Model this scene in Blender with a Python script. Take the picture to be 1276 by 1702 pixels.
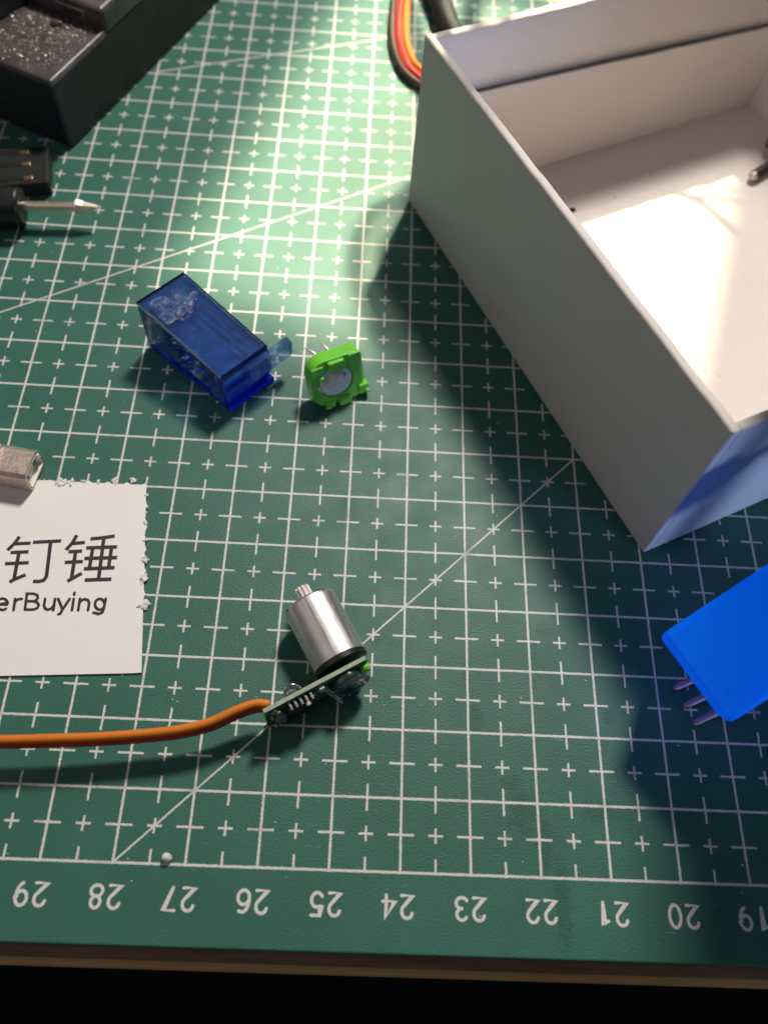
import bpy, bmesh, math, random
from mathutils import Vector, Matrix, noise
random.seed(7)
S = bpy.context.scene
for o in list(bpy.data.objects): bpy.data.objects.remove(o)
COL = S.collection
S.unit_settings.system = 'METRIC'
S.unit_settings.scale_length = 0.01          # one Blender unit is one centimetre
# ------------------------------------------------------------------ camera
F = 1407.8
RC = Matrix(((0.9981569739869062, 0.02823833140999791, 0.05371454105250302),
             (-0.05021796646307442, 0.8813067316368772, 0.4698687057208442),
             (-0.034070678385019565, -0.47170016049461644, 0.8811005319846765)))
CP = Vector((-0.8853619491418157, -1.1493082139752169, 12.850693299483902))
cd = bpy.data.cameras.new('camera'); cam = bpy.data.objects.new('camera', cd); COL.objects.link(cam)
m4 = RC.transposed().to_4x4(); m4.translation = CP; cam.matrix_world = m4
cd.sensor_fit = 'HORIZONTAL'; cd.sensor_width = 36; cd.lens = 36 * F / 1276
cd.clip_start = 0.1; cd.clip_end = 1000
cd.dof.use_dof = True; cd.dof.focus_distance = 13.4
cd.dof.aperture_fstop = cd.lens * 1e-3 / 0.18    # aperture of 0.18 cm in these units
S.camera = cam
S.cycles.transparent_max_bounces = 32; S.cycles.transmission_bounces = 16; S.cycles.max_bounces = 18
# ------------------------------------------------------------------ world, lamps, exposure
w = bpy.data.worlds.new('World'); S.world = w; w.use_nodes = True
w.node_tree.nodes['Background'].inputs[0].default_value = (0.80, 0.90, 1.0, 1)
w.node_tree.nodes['Background'].inputs[1].default_value = 0.045
S.view_settings.view_transform = 'Standard'; S.view_settings.look = 'None'
S.view_settings.exposure = 0; S.view_settings.gamma = 1
LD = Vector((0.224, 0.731, 1.0)).normalized()
def area(name, pos, target, sx, sy, power, col, spread=180, roll=0):
    l = bpy.data.lights.new(name, 'AREA'); l.shape = 'RECTANGLE'; l.size = sx; l.size_y = sy
    l.energy = power; l.color = col; l.spread = math.radians(spread)
    o = bpy.data.objects.new(name, l); COL.objects.link(o)
    o.location = pos; o.rotation_euler = (Vector(pos) - Vector(target)).to_track_quat('Z', 'Y').to_euler()
    return o
area('key_light', Vector((0, 5, 0)) + LD * 60, (0, 5, 0), 8, 8, 31500, (1.0, 0.93, 0.84))
area('sun_beam', Vector((4.45, 15.0, 0)) + LD * 42, (4.45, 15.0, 0), 5.2, 9.2, 900, (1.0, 0.80, 0.42), spread=1.8)
area('sun_beam_edge', Vector((-.9, 15.6, 0)) + LD * 42, (-.9, 15.6, 0), 4.6, 9.4, 450, (1.0, 0.92, 0.62), spread=3.2)
area('window_light', (-4, 75, 48), (0, 8, 0), 46, 26, 3600, (0.80, 0.92, 1.0))
area('room_light', (-35, -10, 45), (0, 5, 0), 38, 38, 3100, (1.0, 0.86, 0.82))
area('cool_side_light', (26, -12, 5.5), (5.8, 5.0, 2.0), 9, 7, 110, (0.40, 0.58, 1.0), spread=12)
# ------------------------------------------------------------------ helpers
def W(px, py, z=0.0):
    """point of the horizontal plane at height z that the photo shows at (px, py)"""
    d = RC.transposed() @ Vector(((px - 638) / F, -(py - 851) / F, -1.0))
    return CP + d * ((z - CP.z) / d.z)
def tag(o, label=None, cat=None, group=None, kind=None):
    if label: o['label'] = label
    if cat: o['category'] = cat
    if group: o['group'] = group
    if kind: o['kind'] = kind
    return o
def obj(name, bm, mat, parent=None, smooth=False, world=True):
    me = bpy.data.meshes.new(name)
    bmesh.ops.recalc_face_normals(bm, faces=bm.faces)
    bm.to_mesh(me); bm.free()
    if smooth:
        for p in me.polygons: p.use_smooth = True
        me.set_sharp_from_angle(angle=math.radians(50))
    o = bpy.data.objects.new(name, me); COL.objects.link(o)
    for m in (mat if isinstance(mat, (list, tuple)) else [mat]): me.materials.append(m)
    if smooth:
        wn = o.modifiers.new('weighted', 'WEIGHTED_NORMAL'); wn.keep_sharp = True; wn.weight = 80
    if parent:
        o.parent = parent
        if world: o.matrix_parent_inverse = MW(parent).inverted()
    return o
def MW(o):
    m = Matrix.LocRotScale(o.location, o.rotation_euler, o.scale)
    return m if not o.parent else MW(o.parent) @ o.matrix_parent_inverse @ m
def empty(name, loc):
    o = bpy.data.objects.new(name, None); COL.objects.link(o); o.location = loc; o.empty_display_size = .3
    return o
def frame(origin, x, y, z):
    m = Matrix.Identity(4)
    for i, a in enumerate((x, y, z)):
        for r in range(3): m[r][i] = a[r]
    m.translation = origin
    return m
def box(bm, x0, x1, y0, y1, z0, z1, M=None, bev=0, seg=2):
    vs = [bm.verts.new((x, y, z)) for x in (x0, x1) for y in (y0, y1) for z in (z0, z1)]
    fs = [bm.faces.new([vs[i] for i in q]) for q in ((0,1,3,2),(4,6,7,5),(0,4,5,1),(2,3,7,6),(0,2,6,4),(1,5,7,3))]
    bmesh.ops.recalc_face_normals(bm, faces=fs)
    if bev:
        es = list({e for f in fs for e in f.edges})
        r = bmesh.ops.bevel(bm, geom=es, offset=bev, segments=seg, profile=.5, affect='EDGES')
        vs = list({v for v in r['verts']} | {v for f in r['faces'] for v in f.verts})
    if M is not None: bmesh.ops.transform(bm, matrix=M, verts=[v for v in vs if v.is_valid])
    return bm
def prism(bm, pts, z0, z1, M=None, bev=0):
    a = [bm.verts.new((p[0], p[1], z0)) for p in pts]; b = [bm.verts.new((p[0], p[1], z1)) for p in pts]
    n = len(pts); fs = [bm.faces.new(a[::-1]), bm.faces.new(b)]
    for i in range(n): fs.append(bm.faces.new((a[i], a[(i+1) % n], b[(i+1) % n], b[i])))
    vs = a + b
    if bev:
        es = list(fs[0].edges) + list(fs[1].edges)
        r = bmesh.ops.bevel(bm, geom=es, offset=bev, segments=2, profile=.5, affect='EDGES')
        vs = list(set([v for v in vs if v.is_valid]) | set(r['verts']))
    if M is not None: bmesh.ops.transform(bm, matrix=M, verts=vs)
def spline(pts, n=12):
    pts = [Vector(p) for p in pts]; q = [2*pts[0]-pts[1]] + pts + [2*pts[-1]-pts[-2]]; out = []
    for i in range(1, len(q)-2):
        for k in range(n):
            t = k / n; a, b, c, d = q[i-1:i+3]
            out.append(.5*((2*b)+(c-a)*t+(2*a-5*b+4*c-d)*t*t+(3*b-a-3*c+d)*t**3))
    return out + [pts[-1]]
def tube(bm, pts, r, n=14, cap=True):
    pts = [Vector(p) for p in pts]; rr = r if isinstance(r, (list, tuple)) else [r]*len(pts)
    N = None; rings = []
    for i, p in enumerate(pts):
        t = (pts[min(i+1, len(pts)-1)] - pts[max(i-1, 0)]).normalized()
        if N is None: N = t.orthogonal().normalized()
        N = (N - t*N.dot(t)).normalized(); B = t.cross(N)
        rings.append([bm.verts.new(p + (N*math.cos(a)+B*math.sin(a))*rr[i]) for a in [2*math.pi*k/n for k in range(n)]])
    for a, b in zip(rings, rings[1:]):
        for k in range(n): bm.faces.new((a[k], a[(k+1) % n], b[(k+1) % n], b[k]))
    if cap: bm.faces.new(rings[0][::-1]); bm.faces.new(rings[-1])
def lathe(bm, prof, M, n=48, closed=True):
    """prof: list of (r, z); revolved about local z then placed by M"""
    rings = []
    for r, z in prof:
        if r < 1e-6: rings.append([bm.verts.new(M @ Vector((0, 0, z)))])
        else: rings.append([bm.verts.new(M @ Vector((r*math.cos(2*math.pi*k/n), r*math.sin(2*math.pi*k/n), z))) for k in range(n)])
    for a, b in zip(rings, rings[1:]):
        for k in range(n):
            k2 = (k+1) % n
            if len(a) == 1 and len(b) > 1: bm.faces.new((a[0], b[k2], b[k]))
            elif len(b) == 1 and len(a) > 1: bm.faces.new((a[k], a[k2], b[0]))
            elif len(a) > 1: bm.faces.new((a[k], a[k2], b[k2], b[k]))
def stroke(bm, pts, wd, z, rnd=False):
    """flat band of ink along a polyline, each point already a world xy"""
    pts = [Vector((p[0], p[1])) for p in pts]; L = []; R = []
    for i, p in enumerate(pts):
        t = (pts[min(i+1, len(pts)-1)] - pts[max(i-1, 0)]).normalized(); nrm = Vector((-t.y, t.x))
        if 0 < i < len(pts)-1:
            a = (pts[i]-pts[i-1]).normalized(); b = (pts[i+1]-pts[i]).normalized(); c = max(.5, math.sqrt(max(0, (1+a.dot(b))/2)))
        else: c = 1
        zz_ = z + i*.00006
        L.append(bm.verts.new((*(p+nrm*wd/2/c), zz_))); R.append(bm.verts.new((*(p-nrm*wd/2/c), zz_)))
    for i in range(len(pts)-1): bm.faces.new((L[i], R[i], R[i+1], L[i+1]))
    if rnd:
        for e in (0, -1):
            t = (pts[0]-pts[1] if e == 0 else pts[-1]-pts[-2]).normalized(); a0 = math.atan2(t.y, t.x)
            c = [bm.verts.new((pts[e].x+wd/2*math.cos(a0+a), pts[e].y+wd/2*math.sin(a0+a), z)) for a in [(-90+180*k/8)*math.pi/180 for k in range(9)]]
            for q in c: q.co.z += .0006 + .0005*abs(e)
            bm.faces.new(c)
def arc(cx, cy, rx, ry, a0, a1, n=14):
    return [(cx+rx*math.cos(math.radians(a0+(a1-a0)*k/n)), cy+ry*math.sin(math.radians(a0+(a1-a0)*k/n))) for k in range(n+1)]
# ------------------------------------------------------------------ node helper
class NT:
    def __init__(s, name):
        s.m = bpy.data.materials.new(name); s.m.use_nodes = True; s.t = s.m.node_tree
        s.b = s.t.nodes['Principled BSDF']; s.out = s.t.nodes['Material Output']
        s.co = s.t.nodes.new('ShaderNodeTexCoord').outputs['Object']
    def lk(s, v, sock):
        if hasattr(v, 'links'): s.t.links.new(v, sock)
        elif isinstance(v, (tuple, list)) and len(v) == 3 and sock.type == 'RGBA': sock.default_value = (*v, 1)
        else: sock.default_value = v
    def M(s, op, a, b=None, c=None, clamp=False):
        n = s.t.nodes.new('ShaderNodeMath'); n.operation = op; n.use_clamp = clamp
        for v, i in ((a, 0), (b, 1), (c, 2)):
            if v is not None: s.lk(v, n.inputs[i])
        return n.outputs[0]
    def noise(s, scale, detail=4, rough=.5, vec=None, dist=0):
        n = s.t.nodes.new('ShaderNodeTexNoise'); n.inputs['Scale'].default_value = scale; n.inputs['Detail'].default_value = detail
        n.inputs['Roughness'].default_value = rough; n.inputs['Distortion'].default_value = dist
        s.t.links.new(vec or s.co, n.inputs['Vector']); return n.outputs['Fac']
    def xyz(s, v=None):
        n = s.t.nodes.new('ShaderNodeSeparateXYZ'); s.t.links.new(v or s.co, n.inputs[0]); return n.outputs
    def ramp(s, v, lo, hi, a=0., b=1.):
        n = s.t.nodes.new('ShaderNodeMapRange'); n.clamp = True
        s.lk(v, n.inputs[0]); n.inputs[1].default_value = lo; n.inputs[2].default_value = hi
        n.inputs[3].default_value = a; n.inputs[4].default_value = b; return n.outputs[0]
    def mix(s, f, a, b):
        n = s.t.nodes.new('ShaderNodeMix'); n.data_type = 'RGBA'
        s.lk(f, n.inputs[0]); s.lk(a, n.inputs[6]); s.lk(b, n.inputs[7]); return n.outputs[2]
    def bump(s, h, st=.3, dist=.02):
        n = s.t.nodes.new('ShaderNodeBump'); n.inputs['Strength'].default_value = st; n.inputs['Distance'].default_value = dist
        s.t.links.new(h, n.inputs['Height']); s.t.links.new(n.outputs[0], s.b.inputs['Normal']); return n
    def set(s, **k):
        for key, v in k.items(): s.lk(v, s.b.inputs[key.replace('_', ' ')])
        return s
def plain(name, col, rough=.5, metal=0., var=.12, scale=6., bump=.0, bscale=60., **k):
    n = NT(name); f = n.noise(scale, 5, .6)
    dk = tuple(c*(1-var) for c in col); lt = tuple(min(1, c*(1+var)) for c in col)
    n.set(Base_Color=n.mix(n.ramp(f, .3, .7), dk, lt), Roughness=n.ramp(n.noise(scale*3, 4), .3, .7, rough*.85, min(1, rough*1.15)), Metallic=metal)
    if bump: n.bump(n.noise(bscale, 3), bump, .01)
    n.set(**k); return n.m
# ------------------------------------------------------------------ materials
def mat_mat():
    n = NT('cutting_mat_surface'); x, y, z = n.xyz()
    # tiny wobble so that the printed lines are not ruler sharp
    wob = n.M('MULTIPLY', n.M('SUBTRACT', n.noise(34, 3, .75), .5), .030)
    wob2 = n.M('MULTIPLY', n.M('SUBTRACT', n.noise(33, 3, .7), .5), .020)
    def tri(v, off):   # distance to the nearest integer + off
        return n.M('ABSOLUTE', n.M('SUBTRACT', n.M('FRACT', n.M('ADD', v, .5 + off)), .5))
    fx, fy, hx, hy = tri(x, 0.), tri(y, 0.), tri(x, .5), tri(y, .5)
    def less(v, wd): return n.ramp(n.M('ADD', v, wob), wd + .004, wd - .004)
    def AND(a, b): return n.M('MULTIPLY', a, b)
    def OR(a, b): return n.M('MAXIMUM', a, b)
    LW = .0178; TW = .0160
    lines = OR(less(fx, LW), less(fy, LW))
    ticks = OR(AND(less(hy, TW), n.ramp(fx, .193, .187)), AND(less(hx, TW), n.ramp(fy, .193, .187)))
    cross = OR(AND(less(hx, TW), n.ramp(hy, .108, .102)), AND(less(hy, TW), n.ramp(hx, .108, .102)))
    g = OR(lines, OR(ticks, cross))
    def dia(x0, y0, ang, xa, xb):
        c, s_ = math.cos(math.radians(ang)), math.sin(math.radians(ang))
        d = n.M('ABSOLUTE', n.M('SUBTRACT', n.M('MULTIPLY', n.M('SUBTRACT', x, x0), s_), n.M('MULTIPLY', n.M('SUBTRACT', y, y0), c)))
        return AND(less(d, .014), AND(n.M('GREATER_THAN', x, xa), n.M('LESS_THAN', x, xb)))
    g = OR(g, OR(dia(-4, 0, 45, -4, 3), OR(dia(-2.04, 12.96, 29.8, -20, 20), dia(-.44, 19.02, 19.4, -6, 20))))
    g = AND(g, AND(n.M('GREATER_THAN', y, -.021), n.M('LESS_THAN', y, 28.02)))
    g = AND(g, AND(n.M('GREATER_THAN', x, -20.02), n.M('LESS_THAN', x, 24.02)))
    wear = n.ramp(n.noise(55, 5, .75), .30, .40, .35, 1.)
    wear2 = n.ramp(n.noise(1.3, 4, .7), .30, .46, .55, 1.)
    g = AND(g, AND(wear, wear2))
    # greens with grime, wet looking smudges and fine scratches
    big = n.ramp(n.noise(.55, 5, .6), .3, .7)
    green = n.mix(big, (.019, .106, .078), (.030, .142, .108))
    grain = n.ramp(n.noise(42, 4, .8), .35, .7)
    green = n.mix(n.M('MULTIPLY', grain, .35), green, (.055, .22, .17))
    brown = n.ramp(n.noise(1.9, 6, .7, dist=.6), .60, .78)
    green = n.mix(n.M('MULTIPLY', brown, .32), green, (.060, .060, .040))
    edge = n.noise(9, 5, .75)
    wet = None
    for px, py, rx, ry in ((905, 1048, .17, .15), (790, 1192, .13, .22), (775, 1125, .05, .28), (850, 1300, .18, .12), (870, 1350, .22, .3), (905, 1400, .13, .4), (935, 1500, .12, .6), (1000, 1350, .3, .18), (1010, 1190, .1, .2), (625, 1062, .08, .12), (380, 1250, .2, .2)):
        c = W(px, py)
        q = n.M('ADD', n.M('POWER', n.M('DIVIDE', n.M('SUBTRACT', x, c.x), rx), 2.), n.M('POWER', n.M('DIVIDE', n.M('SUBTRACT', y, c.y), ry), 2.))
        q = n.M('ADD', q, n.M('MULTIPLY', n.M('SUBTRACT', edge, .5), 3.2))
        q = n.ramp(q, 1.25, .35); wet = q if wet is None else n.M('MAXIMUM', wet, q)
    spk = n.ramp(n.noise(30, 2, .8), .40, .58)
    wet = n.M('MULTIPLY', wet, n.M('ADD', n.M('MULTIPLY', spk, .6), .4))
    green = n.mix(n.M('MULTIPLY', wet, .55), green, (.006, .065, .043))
    v = n.t.nodes.new('ShaderNodeTexNoise'); v.inputs['Scale'].default_value = 1.; v.inputs['Detail'].default_value = 6
    mp = n.t.nodes.new('ShaderNodeMapping'); mp.inputs['Scale'].default_value = (2.2, 30, 1); mp.inputs['Rotation'].default_value = (0, 0, .8)
    n.t.links.new(n.co, mp.inputs[0]); n.t.links.new(mp.outputs[0], v.inputs['Vector'])
    scr = n.M('MULTIPLY', n.ramp(v.outputs['Fac'], .68, .73), n.ramp(n.noise(.8, 2), .5, .65))
    green = n.mix(n.M('MULTIPLY', scr, .6), green, (.20, .42, .35))
    dust = n.ramp(n.noise(16, 2, .9), .765, .80)
    dirt_w = n.mix(n.ramp(n.noise(60, 4, .7), .4, .75), (.80, .77, .74), (.58, .55, .52))
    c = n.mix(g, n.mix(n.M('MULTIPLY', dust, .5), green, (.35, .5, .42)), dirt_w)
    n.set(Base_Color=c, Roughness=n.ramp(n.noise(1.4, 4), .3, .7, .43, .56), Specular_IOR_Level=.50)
    h = n.M('ADD', n.M('MULTIPLY', n.noise(36, 2, .6), .9), n.M('MULTIPLY', g, .25))
    n.bump(h, .5, .014)
    return n.m
def card(name, col, **k):
    n = NT(name)
    mp = n.t.nodes.new('ShaderNodeMapping'); mp.inputs['Scale'].default_value = (1.5, 14, 14); n.t.links.new(n.co, mp.inputs[0])
    f = n.noise(3, 5, .6, vec=mp.outputs[0]); b = n.noise(1.1, 5, .6)
    c = n.mix(n.ramp(f, .3, .7), tuple(v*.965 for v in col), col)
    c = n.mix(n.ramp(b, .55, .8, 0, .22), c, tuple(v*q for v, q in zip(col, (.86, .82, .76))))
    n.set(Base_Color=c, Roughness=.62, Specular_IOR_Level=.35); n.bump(n.M('ADD', n.noise(50, 4), n.M('MULTIPLY', n.noise(2.2, 3), 3.)), .16, .010); n.set(**k); return n.m
def tinted(name, tint, body, mixb, rough=.05, ior=1.45):
    n = NT(name); t = n.t
    tr = t.nodes.new('ShaderNodeBsdfTransparent'); tr.inputs[0].default_value = (*tint, 1)
    gl = t.nodes.new('ShaderNodeBsdfGlass'); gl.inputs[0].default_value = (*[math.sqrt(v) for v in tint], 1); gl.inputs['Roughness'].default_value = rough; gl.inputs['IOR'].default_value = 1.25
    df = t.nodes.new('ShaderNodeBsdfTranslucent'); df.inputs[0].default_value = (*body, 1)
    dd = t.nodes.new('ShaderNodeBsdfDiffuse'); dd.inputs[0].default_value = (*body, 1)
    m0 = t.nodes.new('ShaderNodeMixShader'); m0.inputs[0].default_value = .12
    t.links.new(tr.outputs[0], m0.inputs[1]); t.links.new(gl.outputs[0], m0.inputs[2])
    m1 = t.nodes.new('ShaderNodeMixShader'); m1.inputs[0].default_value = .5
    t.links.new(df.outputs[0], m1.inputs[1]); t.links.new(dd.outputs[0], m1.inputs[2])
    m2 = t.nodes.new('ShaderNodeMixShader'); t.links.new(n.ramp(n.noise(5, 5, .6), .3, .7, mixb*.6, mixb*1.4), m2.inputs[0])
    t.links.new(m0.outputs[0], m2.inputs[1]); t.links.new(m1.outputs[0], m2.inputs[2])
    gg = t.nodes.new('ShaderNodeBsdfGlossy'); gg.inputs['Roughness'].default_value = .12; gg.inputs[0].default_value = (1, 1, 1, 1)
    fr = t.nodes.new('ShaderNodeFresnel'); fr.inputs[0].default_value = ior
    m3 = t.nodes.new('ShaderNodeMixShader'); t.links.new(fr.outputs[0], m3.inputs[0])
    t.links.new(m2.outputs[0], m3.inputs[1]); t.links.new(gg.outputs[0], m3.inputs[2])
    t.links.new(m3.outputs[0], n.out.inputs[0]); return n.m
def wood(name, a, b):
    n = NT(name); mp = n.t.nodes.new('ShaderNodeMapping'); mp.inputs['Scale'].default_value = (.5, 9, 9); n.t.links.new(n.co, mp.inputs[0])
    f = n.noise(1.6, 6, .7, vec=mp.outputs[0], dist=.4)
    n.set(Base_Color=n.mix(n.ramp(f, .3, .7), a, b), Roughness=.6); n.bump(f, .4, .03); return n.m
def steel():
    n = NT('brushed_steel'); b = n.noise(5, 6, .7)
    c = n.mix(n.ramp(b, .3, .7), (.62, .60, .585), (.76, .74, .72))
    n.set(Base_Color=c, Metallic=1., Roughness=n.ramp(n.noise(14, 5), .3, .7, .36, .46)); n.bump(n.noise(40, 4), .14, .006); return n.m
M_MAT = mat_mat(); M_PRINT = plain('printed_number_ink', (.74, .71, .68), .55, var=.25, scale=30)
M_CARD = card('box_cardboard', (.77, .71, .68)); M_PAPER = card('printed_card', (.95, .915, .90)); M_INK = plain('black_print', (.030, .027, .030), .6, var=.3, scale=12)
M_FUZZ = card('torn_paper', (.86, .82, .78))
M_GLASSB = tinted('clear_blue_plastic', (.70, .82, .98), (.15, .34, .84), .17, ior=1.3)
M_EDGEB = tinted('blue_plastic_edge', (.05, .12, 1.0), (.006, .07, 1.0), .6)
M_COBALT = tinted('cobalt_plastic', (.46, .64, 1.0), (.03, .15, 1.0), .19)
M_GLINT = tinted('polished_blue_plastic', (.5, .66, 1.0), (.03, .14, 1.0), .2, ior=2.2)
M_DKNAVY = plain('deep_navy_plastic', (.006, .01, .05), .3)
M_NAVY = tinted('dark_blue_rim', (.03, .05, .30), (.006, .012, .12), .35)
M_GREEN = plain('green_plastic', (.20, .68, .055), .33, var=.06, scale=5, Subsurface_Weight=.25, Subsurface_Radius=(.08, .16, .05), Subsurface_Scale=.5, Coat_Weight=.15)
M_WHITEP = plain('milky_plastic', (.90, .86, .76), .35, var=.05, Subsurface_Weight=.2, Subsurface_Scale=.3)
M_STEEL = steel(); M_TIN = plain('dull_nickel', (.70, .58, .50), .48, metal=.9, var=.25, scale=9, bump=.25, bscale=45)
M_BLADE = plain('blade_metal', (.86, .76, .60), .36, metal=1., var=.04, scale=4)
M_BLACK = plain('black_plastic', (.012, .012, .012), .42, bump=.15)
M_DKBLK = plain('matt_black_plastic', (.007, .009, .008), .55, var=.5, scale=3, bump=.2)
M_TRAY = plain('smeared_black_plastic', (.085, .066, .066), .30, var=.5, scale=1.5, bump=.25, bscale=12)
M_ORANGE = plain('orange_wire', (.74, .20, .008), .55, var=.05); M_RED = plain('red_wire', (.62, .022, .012), .42, var=.05); M_BROWN = plain('brown_wire', (.045, .018, .010), .45, var=.1)
M_PCB = plain('circuit_board', (.035, .20, .09), .35, var=.15, scale=9); M_PCBE = plain('circuit_board_edge', (.36, .42, .31), .5, var=.2, scale=14)
M_SOLD = plain('solder', (.62, .62, .62), .25, metal=1., var=.2, scale=20); M_COPPER = plain('copper_contact', (.72, .42, .28), .35, metal=1.)
M_WOOD = wood('plywood_dark', (.15, .085, .045), (.27, .165, .095)); M_WOOD2 = wood('plywood_light', (.50, .31, .14), (.68, .46, .25))
M_FLOOR = plain('dark_floor', (.006, .006, .007), .8)
M_BUD = plain('white_crumb', (.8, .8, .78), .5)
M_PINION = plain('pale_pink_plastic', (.82, .72, .72), .35, var=.1, scale=12, Subsurface_Weight=.2, Subsurface_Scale=.1)
M_PURP = plain('lilac_plastic', (.34, .20, .36), .4, var=.15)
# ------------------------------------------------------------------ setting
bm = bmesh.new(); box(bm, -300, 300, -300, 300, -72, -71)
tag(obj('floor', bm, M_FLOOR), kind='structure')
desk = empty('desk', (2, 20, -2.2))
tag(desk, 'wooden desk whose front edge shows as a brown strip below the green mat', 'desk')
bm = bmesh.new(); box(bm, -60, 60, -1.185, 60, -.62, -.3, bev=.03); obj('desk_top', bm, M_WOOD, desk)
bm = bmesh.new(); box(bm, -60, 60, -1.30, 60, -2.2, -.63, bev=.05, seg=3); obj('edge_board', bm, M_WOOD2, desk)
for sx in (-55, 55):
    for y in (4, 55):
        bm = bmesh.new(); box(bm, sx-2.5, sx+2.5, y-2.5, y+2.5, -71, -2.21, bev=.2); obj('leg', bm, M_WOOD2, desk)
# the mat
bm = bmesh.new(); box(bm, -21, 25, -1.03, 29, -.297, 0, bev=.03, seg=3)
mat = obj('cutting_mat', bm, M_MAT)
tag(mat, 'green cutting mat printed with white centimetre grid, diagonals and upside down numbers', 'cutting mat')
DG = {
 '0': [arc(.5, .5, .42, .5, 0, 360, 28)],
 '1': [[(.2, .82), (.55, 1.), (.55, 0)]],
 '2': [arc(.5, .70, .40, .30, 165, -35, 12) + [(.1, .0), (.92, .0)]],
 '3': [arc(.45, .74, .38, .26, 150, -90, 12), arc(.45, .25, .43, .25, 90, -150, 12)],
 '4': [[(.72, 0), (.72, 1), (.08, .28), (.98, .28)]],
 '5': [[(.85, 1), (.22, 1), (.16, .56)] + arc(.46, .32, .42, .32, 120, -150, 14)],
 '6': [[(.78, .93)] + arc(.62, .45, .54, .54, 105, 180, 6) + arc(.50, .32, .42, .32, 180, 540, 22)],
 '7': [[(.1, 1), (.9, 1), (.35, 0)]],
 '8': [arc(.5, .74, .34, .26, -90, 270, 22), arc(.5, .25, .42, .25, 90, 450, 22)],
 '9': [arc(.50, .68, .40, .32, 0, 360, 22) + arc(.38, .55, .52, .55, 0, -75, 8)],
}
def number_mesh(txt):
    b = bmesh.new(); w_, h_, gap = .185, .285, .065; tot = len(txt)*w_ + (len(txt)-1)*gap
    for i, ch in enumerate(txt):
        for st in DG[ch]:
            stroke(b, [(-(i*(w_+gap) + p[0]*w_ - tot/2), -(p[1]-.5)*h_) for p in st], .044, 0, rnd=True)
    return b
for k in range(0, 43):
    t = str(k)
    b = number_mesh(t)
    o = obj('printed_number', b, M_PRINT, mat, world=False); o.location = (24-k-.02, -.435, .0035)
    if 19 <= k <= 29: o['label'] = 'white upside down number %s printed at the mat edge' % t
# ------------------------------------------------------------------ white cardboard box
BO = Vector((4.055, 5.167, 0)); BU = Vector((.892, .453, 0)).normalized(); BV = Vector((-.453, .892, 0)).normalized()
BM = frame(BO + Vector((0, 0, .01)), BU, BV, Vector((0, 0, 1)))
BW, BL, BH, TH = 9.15, 9.17, 3.70, .17
cb = empty('cardboard_box', BO + BU*BW/2 + BV*BL/2); cb.rotation_euler = (0, 0, math.atan2(BU.y, BU.x))
tag(cb, 'open white cardboard box with thick folded rims standing on the green mat', 'box')
def panel(name, x0, x1, y0, y1, z0, z1, mt=M_CARD, wav=.012, bev=.055, seed=0, par=cb):
    b = bmesh.new(); box(b, x0, x1, y0, y1, z0, z1)
    L = max(x1-x0, y1-y0); ax = 0 if x1-x0 > y1-y0 else 1
    if bev: bmesh.ops.bevel(b, geom=list(b.edges), offset=bev, segments=3, profile=.5, affect='EDGES')
    n = 44
    for k in range(1, n):
        co = [0, 0, 0]; co[ax] = (x0, y0)[ax] + L*k/n; no = [0, 0, 0]; no[ax] = 1
        bmesh.ops.bisect_plane(b, geom=list(b.verts)+list(b.edges)+list(b.faces), plane_co=co, plane_no=no)
    for v in b.verts:
        q = v.co[ax]; top = max(0, (v.co.z - (z1-.35))/.35)
        d = noise.noise(Vector((q*1.3, seed, 0)))*wav + noise.noise(Vector((q*4.5, seed+5, v.co.z)))*wav*.45
        v.co[1-ax] += d*(.3+top); v.co.z += top*noise.noise(Vector((q*1.9, seed+9, 0)))*wav*1.0
    bmesh.ops.transform(b, matrix=BM, verts=b.verts)
    return obj(name, b, mt, par, smooth=True)
panel('base_panel', TH, BW-TH, TH, BL-TH, 0, .08, wav=0, bev=0)
panel('side_panel', 0, TH, 0.004, BL-.004, 0, BH, seed=1)['label'] = 'long left side of the box facing the blue and green parts'
panel('side_panel', BW-TH, BW, 0.004, BL-.004, 0, BH, seed=2)
panel('side_panel', TH-.02, BW-TH+.02, 0, TH, 0, BH-.02, seed=3)
panel('side_panel', TH-.02, BW-TH+.02, BL-TH, BL, 0, BH-.02, seed=4)
# inner liner standing in front of the back wall, its top edge slightly away from it
b = bmesh.new()
n = 40; rows = []
for k in range(n+1):
    x = TH+.01 + (BW-2*TH-.02)*k/n; zb = 2.50 - .36*k/n + .012*noise.noise(Vector((x*2, 0, 0))); cu = .02*noise.noise(Vector((x*1.1, 3, 0)))
    y0 = BL-TH
    prof = [(y0-.02, .085), (y0-.05, zb-.8), (y0-.10+cu, zb-.01), (y0-.115+cu, zb), (y0-.15+cu, zb-.005), (y0-.16+cu, zb-.04), (y0-.10, zb-.8), (y0-.06, .085)]
    rows.append([b.verts.new((x, p[0], p[1])) for p in prof])
for a, c in zip(rows, rows[1:]):
    for i in range(len(a)): b.faces.new((a[i], a[(i+1) % len(a)], c[(i+1) % len(a)], c[i]))
b.faces.new(rows[0]); b.faces.new(rows[-1][::-1])
bmesh.ops.transform(b, matrix=BM, verts=b.verts); obj('inner_liner', b, M_CARD, cb, smooth=True)
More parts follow.
